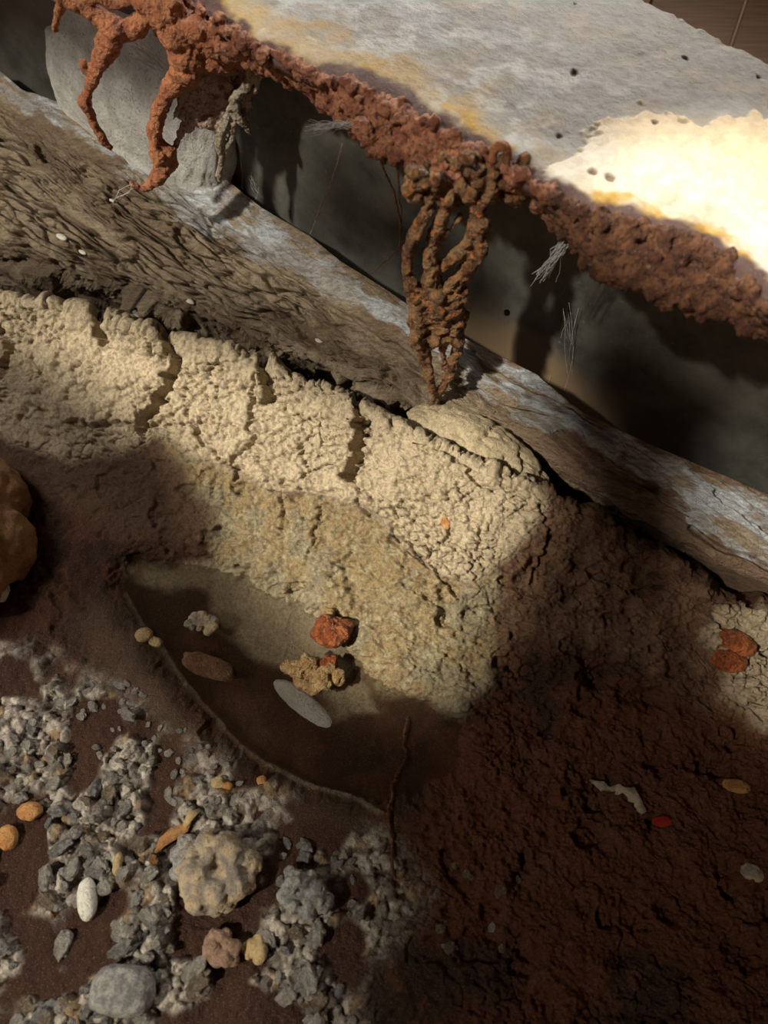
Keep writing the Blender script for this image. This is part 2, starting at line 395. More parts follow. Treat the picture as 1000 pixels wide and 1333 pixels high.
def xline(pts):
    a = np.array(pts, float); return lambda v: np.interp(v, a[:, 1], a[:, 0])
seams = [xline([(214, 400), (214, 432), (232, 470), (222, 505), (200, 535), (182, 556)]), xline([(345, 400), (345, 470), (352, 505), (330, 545), (330, 575), (310, 600), (308, 625)]),
         xline([(466, 480), (466, 520), (475, 560), (462, 600), (452, 622), (480, 668)])]
bid = sum((fju > s(fjv)).astype(int) for s in seams)
down = -Nn.reshape(-1, 3) * .03
BL = ['block of dried cream clay at the left edge, half of it in shade', 'cream clay block between the first two deep cracks of the ridge',
      'sunlit cream clay block with a rounded crest, left of the widest crack', 'large sunlit cream clay block right of the widest crack, spotted with a brown fleck']
for k in range(4):
    V2, F2, A2 = solid(PF, F[fc & (bid == k)], attrs, down)
    o = link('clay_block', mesh_np('clay_block', V2, F2, A2), M_SOIL); tag(o, BL[k], 'clay block', 'cracked clay blocks along the ridge')
GP = PF - Nn.reshape(-1, 3) * (ss(cream.ravel(), .52, .95) * .012)[:, None]
FD = sdist(fu, fv, EDGE) > 0
V2, F2, A2 = solid(PF, F[FD], attrs, down)
# the strip of clay at the right edge
o = link('clay_block', mesh_np('clay_block_edge', V2 + np.array((0, 0, .001)), F2, A2), M_SOIL)
tag(o, 'lumpy pale clay at the right edge of the mud, holding two red stones', 'clay block')
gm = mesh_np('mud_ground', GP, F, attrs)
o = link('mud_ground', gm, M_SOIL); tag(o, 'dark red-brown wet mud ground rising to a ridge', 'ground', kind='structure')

# clay clod behind the ridge
def raygrid(top, bot, zf, u0, u1, nu, nv, ex=1.0):
    uu = np.linspace(u0, u1, nu); t = np.linspace(0, 1, nv)[:, None]
    UU = np.tile(uu, (nv, 1)); VV = top(uu)[None] * (1 - t) + bot(uu)[None] * t
    return UU, VV, at(UU, VV, zf(UU, VV, t))
def blobgrid(name, c, rx, ry, rz, seed, m, soilc, rough=.8, n=120, amp=.004):
    th = np.linspace(0, 2 * np.pi, n, endpoint=False); r = np.linspace(0, 1, n // 3)
    T, R = np.meshgrid(th, r); x = R * np.cos(T); y = R * np.sin(T)
    return x, y

# ------------------------------------------------------------------ LEDGE (cracked timber)
ltop_pts = [(-200, 40), (0, 92), (30, 118), (90, 136), (180, 170), (250, 200), (300, 238), (340, 270), (400, 305), (440, 338), (500, 375), (540, 402), (600, 438), (700, 488), (760, 538), (850, 580), (1000, 642), (1200, 740)]
ltop = curve(ltop_pts)
lbot = lambda u: crest(u) + 70
ztop = curve([(-200, .185), (0, .175), (300, .16), (600, .145), (1000, .10), (1200, .09)])
def zl(UU, VV, t):
    prof = 1 - t
    z0 = .015
    q = curve([(-200, .30), (200, .32), (400, .36), (560, .44), (700, .50), (1200, .46)])(UU)
    zz = z0 + .05 + (ztop(UU) - z0 - .05) * (np.clip(prof - q, 0, 1) / (1 - q)) ** .8
    return zz - .13 * ss(prof, q + .06, q - .22)
UL, VL, PL = raygrid(ltop, lbot, zl, -200, 1200, 900, 420)
NL = normals(PL); XL, YL = PL[..., 0], PL[..., 1]
ca, sa = math.cos(math.radians(-38)), math.sin(math.radians(-38))
A = XL * ca + YL * sa; B = -XL * sa + YL * ca + PL[..., 2] * .8
B = B + (fbm(A * 14, B * 25, 203) - .5) * .03
wA = A + (fbm(A * 60, B * 60, 201) - .5) * .02
c1, c2, cid = worley(wA * 17, B * 95, 211); c3, c4, cid2 = worley(wA * 45, B * 170, 221)
TL = np.linspace(0, 1, 420)[:, None] * np.ones((1, 900))
heavy = ss(UL, 760, 300) * ss(VL - ltop(UL), 40, 110) * .9 + .12
crack = np.exp(-((c2 - c1) / .10) ** 2) * ss(vn2(A * 12, B * 30, 231), .3, .5)
crack2 = np.exp(-((c4 - c3) / .10) ** 2) * ss(vn2(A * 30, B * 50, 233), .4, .6)
dl = heavy * (-.017 * crack - .009 * crack2 + .005 * (cid - .5) + .002 * (cid2 - .5)) + .004 * (fbm(A * 60, B * 160, 241) - .5) + .010 * (fbm(A * 12, B * 30, 243) - .5)
# crumbled lower face
low = ss(VL - crest(UL), -120, -30) * ss(UL, 720, 500)
l1, l2, _ = worley(XL * 70 + B * 8, YL * 70, 251)
dl = dl * (1 - .4 * low) + low * (.006 * np.sqrt(np.clip(1 - (l1 / .8) ** 2, 0, 1)) - .016 * ss(fbm(XL * 24, B * 24, 253), .5, .62))
lip = lambda pts, w_, h: h * np.exp(-(seg_dist(UL + (fbm(A * 30, B * 30, 261) - .5) * 20, VL + (fbm(A * 30, B * 30, 262) - .5) * 14, pts) / w_) ** 4)
LL = [([(170, 238), (250, 290), (330, 335), (390, 375), (470, 430), (560, 490), (620, 530)], 5, -.006), ([(590, 440), (660, 500), (740, 535), (800, 575)], 5, -.010),
      ([(600, 500), (640, 530), (700, 545), (770, 610), (860, 640)], 5, -.010), ([(930, 640), (1000, 690), (1100, 760)], 4, -.008), ([(900, 690), (960, 720), (1020, 745)], 4, -.010),
      ([(45, 190), (58, 208)], 5, -.014), ([(262, 276), (272, 290), (266, 300)], 3, -.010), ([(140, 240), (148, 262)], 3, -.01)]
for pts, w_, h in LL: dl = dl + lip(pts, w_, h)
PLd = PL + NL * dl[..., None]
STRIP = [(-100, 60), (0, 92), (90, 136), (250, 205), (350, 280), (440, 345), (520, 395), (600, 440), (700, 490), (770, 545), (860, 590), (1000, 645), (1250, 760), (1250, 830), (1000, 745), (930, 700), (880, 640),
         (780, 590), (700, 560), (640, 530), (560, 450), (470, 400), (400, 365), (300, 320), (220, 270), (150, 215), (90, 175), (0, 130), (-100, 95)]
strip = ss(sdist(UL + (fbm(A * 40, B * 60, 271) - .5) * 44, VL + (fbm(A * 40, B * 60, 273) - .5) * 44, STRIP), -5, 5)
tc = np.empty(PL.shape); tc[:] = (.30, .235, .16)
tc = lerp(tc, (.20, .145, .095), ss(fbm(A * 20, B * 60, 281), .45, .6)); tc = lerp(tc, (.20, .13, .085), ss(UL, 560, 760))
tc = lerp(tc, (.34, .32, .30), strip); tc = lerp(tc, (.47, .50, .53), strip * ss(fbm(A * 22, B * 70, 283), .50, .6))
tc = lerp(tc, (.30, .22, .13), strip * ss(fbm(A * 16, B * 60, 285), .56, .64) * .8)
PLf = PLd.reshape(-1, 3); FL = orient(PLf, gridfaces(420, 900)); tc = np.clip(tc * 1.28, 0, .8)
aL = {'soil': tc.reshape(-1, 3)}
fs = strip.ravel()[FL].mean(1) > .5
root_e = bpy.data.objects.new('timber_ledge', None); C.objects.link(root_e)
tag(root_e, 'long cracked weathered timber ledge running behind the clay ridge below the grey wall', 'timber')
dn = np.array((.0, .03, -.05))
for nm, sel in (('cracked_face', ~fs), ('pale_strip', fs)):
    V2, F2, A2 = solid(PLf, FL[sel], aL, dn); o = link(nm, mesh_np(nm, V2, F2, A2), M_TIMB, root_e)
    if nm == 'pale_strip': o['label'] = 'bluish white chalky strip along the upper edge'

# ------------------------------------------------------------------ WALL behind
uw = np.linspace(-300, 1300, 400); base = at(uw, curve(ltop_pts)(uw), ztop(uw)); base[:, 1] += .035; base[:, 0] += .01
base[uw < -200] = base[np.argmax(uw >= -200)] + np.stack([(uw[uw < -200] + 200) * .001, (uw[uw < -200] + 200) * -.0007, 0 * uw[uw < -200]], 1)
hz = np.linspace(-.12, .25, 90)
# straight fit so that the wall is a true plane
k_, m_ = np.polyfit(base[:, 0], base[:, 1], 1)
wxs = np.linspace(-1.2, .9, 500); WX, WZ = np.meshgrid(wxs, np.linspace(0.02, .372, 110))
off = max(0, 0); 
resid = (base[:, 1] - (k_ * base[:, 0] + m_)).max()
WY = k_ * WX + m_ + .004
PWl = np.stack([WX, WY, WZ], -1)
uW, vW = proj(PWl)
dW = .004 * (fbm(WX * 8, WZ * 8, 301) - .5)
step = ss(uW, 322, 326); dW += .0
nW = np.array((-k_, 1, 0)); nW = nW / np.linalg.norm(nW)
PWl = PWl - nW * dW[..., None]
low_d = vW - curve(ltop_pts)(uW)
rustw = ss(low_d + (fbm(WX * 20, WZ * 20, 303) - .5) * 40, -75, -10) * ss(uW, 540, 640) * ss(uW, 900, 760)
Vw = PWl.reshape(-1, 3); Fw = gridfaces(110, 500)
Vw2, Fw2, Aw2 = solid(Vw, Fw, {'rust': rustw.ravel()}, nW * .03)
o = link('wall_back', mesh_np('wall_back', Vw2, Fw2, Aw2), M_WALL); tag(o, 'dull grey upright wall in the dark gap under the slab', 'wall', kind='structure')

# ------------------------------------------------------------------ organic meshes (blobs and strands fused by voxel remesh)
import bmesh
def organic(name, items, voxel, m, parent=None, amp=.002, freq=160, amp2=.001, seed=0, center=None):
    bm = bmesh.new()
    for it in items:
        pts, rads = it
        for i in range(len(pts)):
            p = Vector(pts[i]); r = rads[i]
            if i + 1 < len(pts):
                q = Vector(pts[i + 1]); r2 = rads[i + 1]; d = (q - p).length; n = max(1, int(d / (min(r, r2) * .55 + 1e-5)))
            else: n = 1; q = p; r2 = r
            for j in range(n):
                t = j / n
                c = p.lerp(q, t); rr = r * (1 - t) + r2 * t
                from mathutils import Matrix
                bmesh.ops.create_icosphere(bm, subdivisions=2 if rr > .004 else 1, radius=rr, matrix=Matrix.Translation(c))
    me = bpy.data.meshes.new(name); bm.to_mesh(me); bm.free()
    tmp = bpy.data.objects.new('tmp', me); C.objects.link(tmp)
    md = tmp.modifiers.new('r', 'REMESH'); md.mode = 'VOXEL'; md.voxel_size = voxel; md.use_smooth_shade = True
    sm = tmp.modifiers.new('s', 'SMOOTH'); sm.factor = .5; sm.iterations = 2
    dg = bpy.context.evaluated_depsgraph_get(); ev = tmp.evaluated_get(dg)
    out = bpy.data.meshes.new_from_object(ev); bpy.data.objects.remove(tmp); bpy.data.meshes.remove(me)
    n = len(out.vertices); co_ = np.empty(n * 3, np.float32); out.vertices.foreach_get('co', co_); co_ = co_.reshape(-1, 3)
    no = np.empty(n * 3, np.float32); out.vertices.foreach_get('normal', no); no = no.reshape(-1, 3)
    d = amp * 2 * (fbm3(co_.astype(float), freq, 400 + seed) - .5) + amp2 * 2 * (fbm3(co_.astype(float), freq * 3.3, 410 + seed) - .5)
    co_ = co_ + no * d[:, None]
    if center is not None: co_ = co_ - np.asarray(center)
    out.vertices.foreach_set('co', co_.ravel().astype(np.float32)); out.update()
    out.name = name; out.materials.clear()
    o = link(name, out, m, parent)
    if center is not None: o.location = center
    return o

# ------------------------------------------------------------------ SLAB
ZS = .38
front_pts = [(-200, -230), (60, -100), (250, 8), (330, 66), (400, 100), (470, 122), (560, 168), (640, 215), (700, 255), (760, 300), (850, 345), (920, 375), (1000, 425), (1250, 580)]
_f = curve([(-200, -310), (200, -26), (250, 4), (330, 64), (400, 98), (470, 120), (560, 166), (640, 211), (700, 251), (760, 288), (850, 312), (920, 334), (970, 378), (1000, 412), (1100, 480), (1250, 575)])
front_pts = [(float(x), float(_f(x)) - 6.0) for x in range(-200, 1251, 25)]; front = curve(front_pts)
backl = curve([(-200, -520), (820, -8), (1000, 84), (1250, 215)])
slab_e = bpy.data.objects.new('crusted_slab', None); C.objects.link(slab_e)
tag(slab_e, 'pale grey mineral-crusted slab with a rusted dripping lower edge above the dark gap', 'slab')
US, VS, PS = raygrid(backl, front, lambda a, b, t: ZS + 0 * a + 0 * t, -200, 1250, 700, 420)
XS, YS = PS[..., 0], PS[..., 1]
tS = np.linspace(0, 1, 420)[:, None] * np.ones((1, 700))
edr = seg_dist(US, VS, front_pts)
wS1 = (fbm(XS * 60, YS * 60, 501) - .5); wS2 = (fbm(XS * 60, YS * 60, 503) - .5)
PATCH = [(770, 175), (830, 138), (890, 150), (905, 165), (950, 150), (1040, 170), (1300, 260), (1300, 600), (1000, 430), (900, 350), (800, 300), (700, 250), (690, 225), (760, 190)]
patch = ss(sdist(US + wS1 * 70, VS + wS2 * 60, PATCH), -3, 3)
dS = .0016 * (fbm(XS * 40, YS * 40, 505) - .5) * 2 + .0025 * patch + .001 * (fbm(XS * 200, YS * 200, 507) - .5) + .002 * patch * (fbm(XS * 60, YS * 60, 509) - .5)
dS = dS - .005 * ss(edr, 30, 0) ** 2
dS = dS + .002 * (vn2(US / 6, US * 0, 510) - .5) * ss(tS, .03, 0)
PS = PS.copy(); PS[..., 2] += dS
sc_ = np.empty(PS.shape); sc_[:] = (.43, .41, .375)
sc_ = lerp(sc_, (.58, .60, .60), ss(fbm(XS * 26, YS * 26, 511), .50, .62) * .8 * ss(edr, 260, 60))
sc_ = lerp(sc_, (.50, .43, .33), ss(fbm(XS * 30, YS * 30, 513), .50, .62) * .6)
sc_ = lerp(sc_, (.72, .71, .67), ss(fbm(XS * 50, YS * 50, 519, 5), .53, .62) * ss(edr, 260, 60) * .8)
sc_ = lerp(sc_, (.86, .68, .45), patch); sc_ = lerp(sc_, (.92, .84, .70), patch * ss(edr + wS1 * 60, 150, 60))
sc_ = lerp(sc_, (.56, .40, .20), ss(edr + wS1 * 110, 90, 20) * (1 - .6 * patch) * ss(fbm(XS * 20, YS * 20, 515), .3, .55))
sc_ = lerp(sc_, (.62, .36, .04), ss(edr + wS2 * 60, 40, 12) * ss(fbm(XS * 28, YS * 28, 517), .52, .6))
sc_ = lerp(sc_, (.10, .045, .04), ss(edr + wS1 * 30 - 10 * ss(US, 350, 500) , 22, 8))
for (hx, hy, hr) in ((772, 228, 9), (792, 236, 7), (748, 94, 6), (890, 76, 4), (728, 176, 4), (850, 165, 5), (748, 5, 3), (988, 100, 3)):
    mk = ss(np.hypot(US - hx + wS1 * 12, (VS - hy) * 1.2 + wS2 * 12), hr, hr * .5); sc_ = lerp(sc_, (.16, .08, .045), mk * .85); PS[..., 2] -= mk * .0025
PSf = PS.reshape(-1, 3); FSf = orient(PSf, gridfaces(420, 700))
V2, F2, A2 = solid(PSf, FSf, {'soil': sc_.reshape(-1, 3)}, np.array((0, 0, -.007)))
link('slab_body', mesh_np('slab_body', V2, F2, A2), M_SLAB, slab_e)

# rusted edge
up = curve([(200, -30), (250, 0), (330, 58), (400, 92), (470, 112), (560, 158), (640, 203), (700, 243), (760, 278), (850, 298), (920, 318), (970, 365), (1000, 400), (1100, 470)])
lo = curve([(200, 30), (250, 62), (300, 80), (335, 86), (375, 98), (415, 130), (460, 175), (490, 205), (520, 205), (560, 232), (620, 258), (690, 256), (735, 298), (770, 348), (850, 384), (930, 412), (1000, 432), (1100, 500)])
def edge_items(u0, u1, n, r0, r1, seed):
    rr = random.Random(seed); it = []
    for i in range(n):
        u = rr.uniform(u0, u1); s = rr.random(); v = up(u) * (1 - s) + lo(u) * s
        v = float(v); v2 = v + rr.gauss(0, 3); r = rr.uniform(r0, r1) * .00055
        yref = at(u, float(up(u)), ZS)[1]
        p = at(u, v2, ZS + .004 - .034 * s ** .8 - rr.uniform(0, .005)); it.append(([p], [r]))
    return it
organic('rusted_edge', edge_items(205, 720, 1100, 5, 11, 1), .0014, M_RUST, slab_e, .0042, 130, .0022, 1)['label'] = 'lumpy red-brown rust along the slab edge'
organic('rusted_edge', edge_items(700, 1100, 1300, 6, 12, 2), .0015, M_RUSTD, slab_e, .0048, 110, .0028, 2)['label'] = 'flaky dark brown rust at the right end of the slab edge'

def strand(pts, y0, wob=.0, scale=None):
    P_ = []; R_ = []
    for (u, v, r) in pts:
        p = hang(u, v, y0 + random.uniform(-wob, wob)); dist = np.linalg.norm(p - CAM)
        P_.append(p); R_.append(r * dist / FPX)
    return (P_, R_)
yA = float(at(215, 5, ZS)[1]) - .01
yC = float(at(580, 205, ZS)[1]) - .005
o = organic('rust_drip', [strand([(52, -22, 9), (90, 2, 7), (125, 18, 9), (148, 38, 15), (140, 60, 14), (131, 80, 9), (122, 100, 7), (114, 118, 5), (111, 134, 8), (118, 150, 5), (126, 168, 5), (136, 184, 5.5), (143, 192, 3)], yA, .002),
    strand([(80, 0, 6), (76, 18, 4.5), (72, 38, 4)], yA), strand([(148, 38, 12), (165, 42, 10), (178, 35, 12), (200, 15, 9)], yA, .002), strand([(122, 96, 4), (110, 92, 4), (107, 82, 3.5), (114, 84, 3)], yA),
    strand([(110, 2, 6), (125, -6, 7), (150, 8, 5), (190, -5, 6), (215, 8, 8)], yA)], .0013, M_RUSTO, slab_e, .0022, 140, .0012, 3)
o['label'] = 'thin forked orange drip hanging leftmost'
o = organic('rust_drip', [strand([(190, 0, 16), (215, 12, 22), (232, 40, 24), (245, 68, 24), (246, 90, 18), (232, 104, 12), (218, 120, 10), (208, 142, 9.5), (202, 165, 9), (203, 185, 9), (210, 203, 13), (214, 215, 12), (206, 230, 9), (195, 241, 6), (184, 246, 4), (172, 240, 3)], yA, .002),
    strand([(204, 190, 9), (222, 198, 8), (226, 212, 6), (215, 226, 6)], yA), strand([(255, 40, 16), (290, 62, 15), (320, 75, 12)], yA - .005, .003), strand([(262, 80, 12), (300, 85, 10)], yA - .003, .002)], .0013, M_RUSTO, slab_e, .0028, 110, .0013, 4)
o['label'] = 'thick orange drip curling to a pointed hook at its tip'
sheet = []
rr = random.Random(5)
SH = [(240, 75), (335, 78), (330, 110), (318, 150), (290, 168), (262, 160), (240, 168), (232, 130)]
while len(sheet) < 420:
    u, v = rr.uniform(225, 340), rr.uniform(65, 175)
    if inpoly(np.array(u), np.array(v), SH) and not (296 < u < 312 and 92 < v < 112): sheet.append(strand([(u, v, rr.uniform(3.5, 7.5))], yA + .012 + rr.uniform(-.004, .004)))
sheet.append(strand([(240, 165, 5), (232, 182, 4), (226, 195, 3)], yA + .01))
organic('crust_curtain', sheet, .0013, M_CRUST, slab_e, .0024, 150, .0014, 5)['label'] = 'ragged greyish brown crust curtain between the drips'
o = organic('crust_curtain', [strand([(330, 95, 5), (318, 115, 6), (304, 128, 6), (308, 150, 6), (318, 162, 5), (327, 174, 3)], yA), strand([(300, 140, 5), (292, 165, 5), (286, 185, 6), (290, 205, 4), (285, 225, 4), (287, 240, 1.5)], yA),
    strand([(325, 95, 5), (338, 100, 4), (332, 120, 3)], yA), strand([(308, 150, 4), (300, 185, 4), (293, 195, 4)], yA), strand([(250, 108, 4), (240, 122, 5), (232, 140, 3.5), (226, 155, 2)], yA)], .0012, M_PALE, slab_e, .0022, 170, .0012, 6)
o['label'] = 'pale shredded wisps dangling beside the gap'
# central drip
body = []
for _ in range(150):
    u, v = rr.uniform(536, 604), rr.uniform(362, 446)
    body.append(strand([(u, v, rr.uniform(5, 9.5))], yC + rr.uniform(-.006, .006)))
for _ in range(110):
    u = rr.uniform(526, 690); v = rr.uniform(205, 262)
    if not (525 < u < 556 and 190 < v < 222): body.append(strand([(u, v, rr.uniform(5, 10))], yC + rr.uniform(-.006, .006)))
main = [strand([(575, 238, 11), (562, 255, 10), (553, 280, 9), (541, 305, 9), (532, 330, 9), (530, 355, 8), (538, 385, 9), (545, 415, 9), (545, 445, 7), (550, 470, 6), (560, 495, 6), (567, 515, 5)], yC, .004),
    strand([(600, 240, 9), (618, 262, 9), (627, 290, 10), (626, 320, 10), (612, 345, 12), (596, 370, 10), (592, 400, 10), (598, 425, 8), (596, 450, 7), (588, 480, 7), (576, 505, 6), (568, 520, 4)], yC, .004),
    strand([(582, 250, 8), (578, 280, 8), (566, 305, 9), (558, 330, 9), (562, 360, 10), (570, 395, 12), (568, 430, 9), (556, 455, 6), (560, 485, 5)], yC, .004),
    strand([(578, 345, 8), (600, 330, 9), (615, 300, 9), (622, 280, 9)], yC, .003), strand([(585, 425, 8), (576, 455, 4), (578, 480, 4)], yC, .002), strand([(600, 420, 5), (606, 425, 4)], yC),
    strand([(640, 235, 9), (632, 255, 8), (625, 275, 9)], yC, .003), strand([(575, 310, 5), (590, 295, 3), (600, 280, 3)], yC), strand([(600, 360, 8), (612, 352, 7)], yC)]
o = organic('rust_drip', main + body, .0014, M_RUSTW, slab_e, .0034, 110, .0016, 7); o['label'] = 'long wet brown drip with holes, reaching down to the clay ridge'
o = organic('drip_wisp', [strand([(567, 512, 3.5), (560, 530, 3), (548, 545, 2.5), (536, 560, 2.5)], yC), strand([(572, 515, 3), (566, 530, 2), (552, 550, 2), (540, 565, 1.5)], yC), strand([(552, 545, 1.5), (530, 555, 1.5), (520, 552, 1.2)], yC),
    strand([(548, 548, 1.5), (545, 565, 1.5), (552, 572, 1.2)], yC)], .0008, M_ROOT, slab_e, .0006, 300, .0003, 8); o['label'] = 'tawny fibres at the tip of the long drip'
o = organic('rust_drip', [strand([(470, 165, 12), (480, 180, 11), (490, 196, 8), (500, 206, 5), (502, 214, 2.5)], yC + .06, .003), strand([(500, 175, 10), (512, 188, 7), (520, 196, 4)], yC + .06)], .0013, M_RUST, slab_e, .002, 150, .0012, 9)
o['label'] = 'short blunt drip left of the small hole'
o = organic('rust_curl', [([at(642, 208, .385), at(643, 196, .392), at(650, 188, .398), at(660, 192, .395), at(662, 206, .386)], [.0035, .004, .004, .004, .003])], .001, M_RUSTO, slab_e, .001, 200, .0006, 10)
o['label'] = 'small orange curl of rust standing on the edge'

# ------------------------------------------------------------------ pale concrete lump (top left)
def lump(name, cx, cy, z, rx, ry, rz, m, seed, parent=None, amp=.1, n=4, sq=2.0, loc=None):
    bm = bmesh.new(); bmesh.ops.create_icosphere(bm, subdivisions=n, radius=1.0)
    v = np.array([x.co[:] for x in bm.verts]); F_ = np.array([[q.index for q in f.verts] for f in bm.faces]); bm.free()
    nn = v.copy()
    s = np.sign(v) * np.abs(v) ** (2 / sq); s /= np.linalg.norm(s, axis=1, keepdims=True) ** (.6)
    d = 1 + amp * 2 * (fbm3(nn + 5, 1.3, seed, 3) - .5) + amp * .8 * (fbm3(nn + 9, 4.5, seed + 7, 3) - .5)
    ro = (rx + ry + rz) / 3; q = s * d[:, None] * np.array((rx, ry, rz))
    if n >= 4: q *= (1 + amp * .5 * (fbm3(nn + 3, 9.0, seed + 11, 3) - .5) + amp * .9 * (fbm3(nn + 7, 2.6, seed + 13, 2) - .5))[:, None]
    return mesh_np(name, q, F_)
yL = float(at(150, 150, .165)[1])
pL = hang(150, 150, yL + .035)
o = link('concrete_lump', lump('concrete_lump', 0, 0, 0, .14, .036, .11, M_CONC, 601, amp=.12, n=6, sq=3.0), M_CONC)
_r = ray(178, 135); _t = ((k_ * CAM[0] + m_) - CAM[1]) / (_r[1] - k_ * _r[0]); o.location = CAM + _r * _t + np.array((-k_, 1, 0)) * .004; o.rotation_euler = (math.radians(-10), math.radians(8), math.radians(-36))
tag(o, 'pale rounded concrete lump behind the orange drips at top left', 'concrete')

# clay clod behind ridge
cl = lump('clay_clod', 0, 0, 0, .075, .030, .030, M_SOIL, 611, amp=.12, n=6)
nv_ = len(cl.vertices); cc = np.empty(nv_ * 3, np.float32); cl.vertices.foreach_get('co', cc); cc = cc.reshape(-1, 3).astype(float)
w1, w2, _ = worley(cc[:, 0] * 110, cc[:, 1] * 110 + cc[:, 2] * 60, 613); cc += (cc / np.linalg.norm(cc, axis=1, keepdims=True)) * (.005 * np.sqrt(np.clip(1 - (w1 / .8) ** 2, 0, 1)) )[:, None]
cl.vertices.foreach_set('co', cc.ravel().astype(np.float32)); cl.update()
a_ = np.ones((nv_, 4), np.float32); a_[:, :3] = (.58, .47, .30); cl.attributes.new('soil', 'FLOAT_COLOR', 'POINT').data.foreach_set('color', a_.ravel())
cl.attributes.new('rough', 'FLOAT', 'POINT').data.foreach_set('value', np.full(nv_, .8, np.float32))
o = link('clay_clod', cl, M_SOIL); o.location = at(625, 588, .075); o.rotation_euler = (.25, .12, math.radians(-33))
tag(o, 'long cream clay clod lying behind the ridge, under the tip of the long drip', 'clay clod')

# ------------------------------------------------------------------ plank floor, top right
bmf = bmesh.new()
import mathutils
def box(bm, c, s, rz=0):
    mt = mathutils.Matrix.Translation(c) @ mathutils.Matrix.Rotation(rz, 4, 'Z') @ mathutils.Matrix.Diagonal((*s, 1))
    return bmesh.ops.create_cube(bm, size=1, matrix=mt)
pa = at(972, 0, 0.1); pb = at(950, 66, 0.1); ang = math.atan2(pa[1] - pb[1], pa[0] - pb[0])
dirn = np.array((math.cos(ang), math.sin(ang), 0)); prp = np.array((-dirn[1], dirn[0], 0))
for k in range(-4, 5):
    for j in range(2):
        c = pa + prp * (.13 * (k + .5)) + dirn * (1.2 * (j - .45)) + np.array((0, 0, -.012)); c[2] = .1 - .012
        if (c[:2] @ nW[:2]) < m_ * nW[1] + .1: pass
        box(bmf, Vector(c), (1.196, .126, .024), ang)
bmesh.ops.bevel(bmf, geom=bmf.edges[:], offset=.0015, segments=1, affect='EDGES')
# keep only the planks behind the wall
wl = Vector((0, m_ + .04, 0)); nrm = Vector((nW[0], nW[1], 0))
bmesh.ops.bisect_plane(bmf, geom=bmf.verts[:] + bmf.edges[:] + bmf.faces[:], plane_co=wl, plane_no=-nrm, clear_outer=True)
mf = bpy.data.meshes.new('floor'); bmf.to_mesh(mf); bmf.free()
o = link('floor', mf, M_PLANK); tag(o, 'brown wooden floor boards beyond the slab', 'floor', kind='structure')

# ------------------------------------------------------------------ puddle
zw = -.001
wp = np.array([at(u, v, zw) for u, v in [(x, y) for x, y in PUD]]); cen = wp.mean(0)
wp = cen + (wp - cen) * 1.16
rings = np.concatenate([[cen], *[cen + (wp - cen) * s for s in (.33, .66, 1.0)]]); n = len(wp); Fq = []
tri = [(0, 1 + i, 1 + (i + 1) % n) for i in range(n)]
for r in range(2):
    for i in range(n):
        a = 1 + r * n + i; b = 1 + r * n + (i + 1) % n; tri += [(a, a + n, b + n), (a, b + n, b)]
me = mesh_np('puddle', rings, np.array(tri)); o = link('puddle', me, M_WATER)
tag(o, 'murky brown puddle lying at the foot of the clay ridge', 'puddle')

# ------------------------------------------------------------------ stones
def gz(u, v):                              # place on the finished ground surface
    d = (U - u) ** 2 + (Vv - v) ** 2; d[:Kb] = 1e9; i = np.unravel_index(np.argmin(d), d.shape); return P[i]
from mathutils.bvhtree import BVHTree
def stone(name, u, v, px, label, cat, m, seed, asp=(1, .8, .6), rot=0, lift=.25, group=None, amp=.16, n=4, sq=2.4, z=None):
    p = gz(u, v).copy(); sc = px * np.linalg.norm(p - CAM) / FPX
    if z is not None: p = at(u, v, z)
    o = link(name, lump(name, 0, 0, 0, sc * asp[0], sc * asp[1], sc * asp[2], m, seed, amp=amp, n=n, sq=sq), m)
    o.location = p + np.array((0, 0, sc * asp[2] * lift)); o.rotation_euler = (random.uniform(-.15, .15), random.uniform(-.15, .15), math.radians(rot))
    return tag(o, label, cat, group)
def knob(name, u, v, px, label, cat, m, seed, asp=(1, .8, .6), rot=0, lift=.25, group=None, z=None, n=16, br=.34, amp=.16):
    p = gz(u, v).copy(); sc = px * np.linalg.norm(p - CAM) / FPX
    if z is not None: p = at(u, v, z)
    r_ = random.Random(seed); c = p + np.array((0, 0, sc * asp[2] * lift)); ca_, sa_ = math.cos(math.radians(rot)), math.sin(math.radians(rot)); it = []
    it.append(([tuple(c - np.array((ca_, sa_, 0)) * sc * asp[0] * .35), tuple(c + np.array((ca_, sa_, 0)) * sc * asp[0] * .35)], [sc * min(asp[1], asp[2]) * .62] * 2))
    for i in range(n):
        a_ = i / n * 2 * math.pi + r_.uniform(-.2, .2); e_ = r_.uniform(0, 1.1); k = 1 - br * .8
        x = math.cos(a_) * math.cos(e_) * asp[0] * sc * k; y = math.sin(a_) * math.cos(e_) * asp[1] * sc * k; zz = math.sin(e_) * asp[2] * sc * k
        it.append(([tuple(c + np.array((x * ca_ - y * sa_, x * sa_ + y * ca_, zz)))], [sc * br * r_.uniform(.6, 1.15) * min(1, asp[1] * 1.3)]))
    o = organic(name, it, max(.0008, sc * .045), m, None, sc * amp * .45, 3.2 / sc, sc * amp * .2, seed, c)
    return tag(o, label, cat, group)
M_RED = rustm('red_stone', (.20, .045, .012), (.42, .12, .03), (.12, .03, .012), .10, 60)
M_OCH = rustm('ochre_stone', (.38, .24, .10), (.55, .38, .17), (.30, .09, .03), .12, 90)
M_TAN = simple('tan_clod', (.26, .22, .18), (.52, .40, .25), .8, 70)
M_GRY = simple('grey_stone', (.20, .195, .185), (.44, .42, .38), .7, 120)
M_LGT = simple('pale_grit', (.30, .25, .20), (.56, .50, .43), .75, 200)
M_WHT = simple('white_pebble', (.72, .68, .56), (.85, .82, .72), .4, 60)
M_ORG = simple('orange_grit', (.50, .22, .07), (.66, .34, .12), .5, 120)
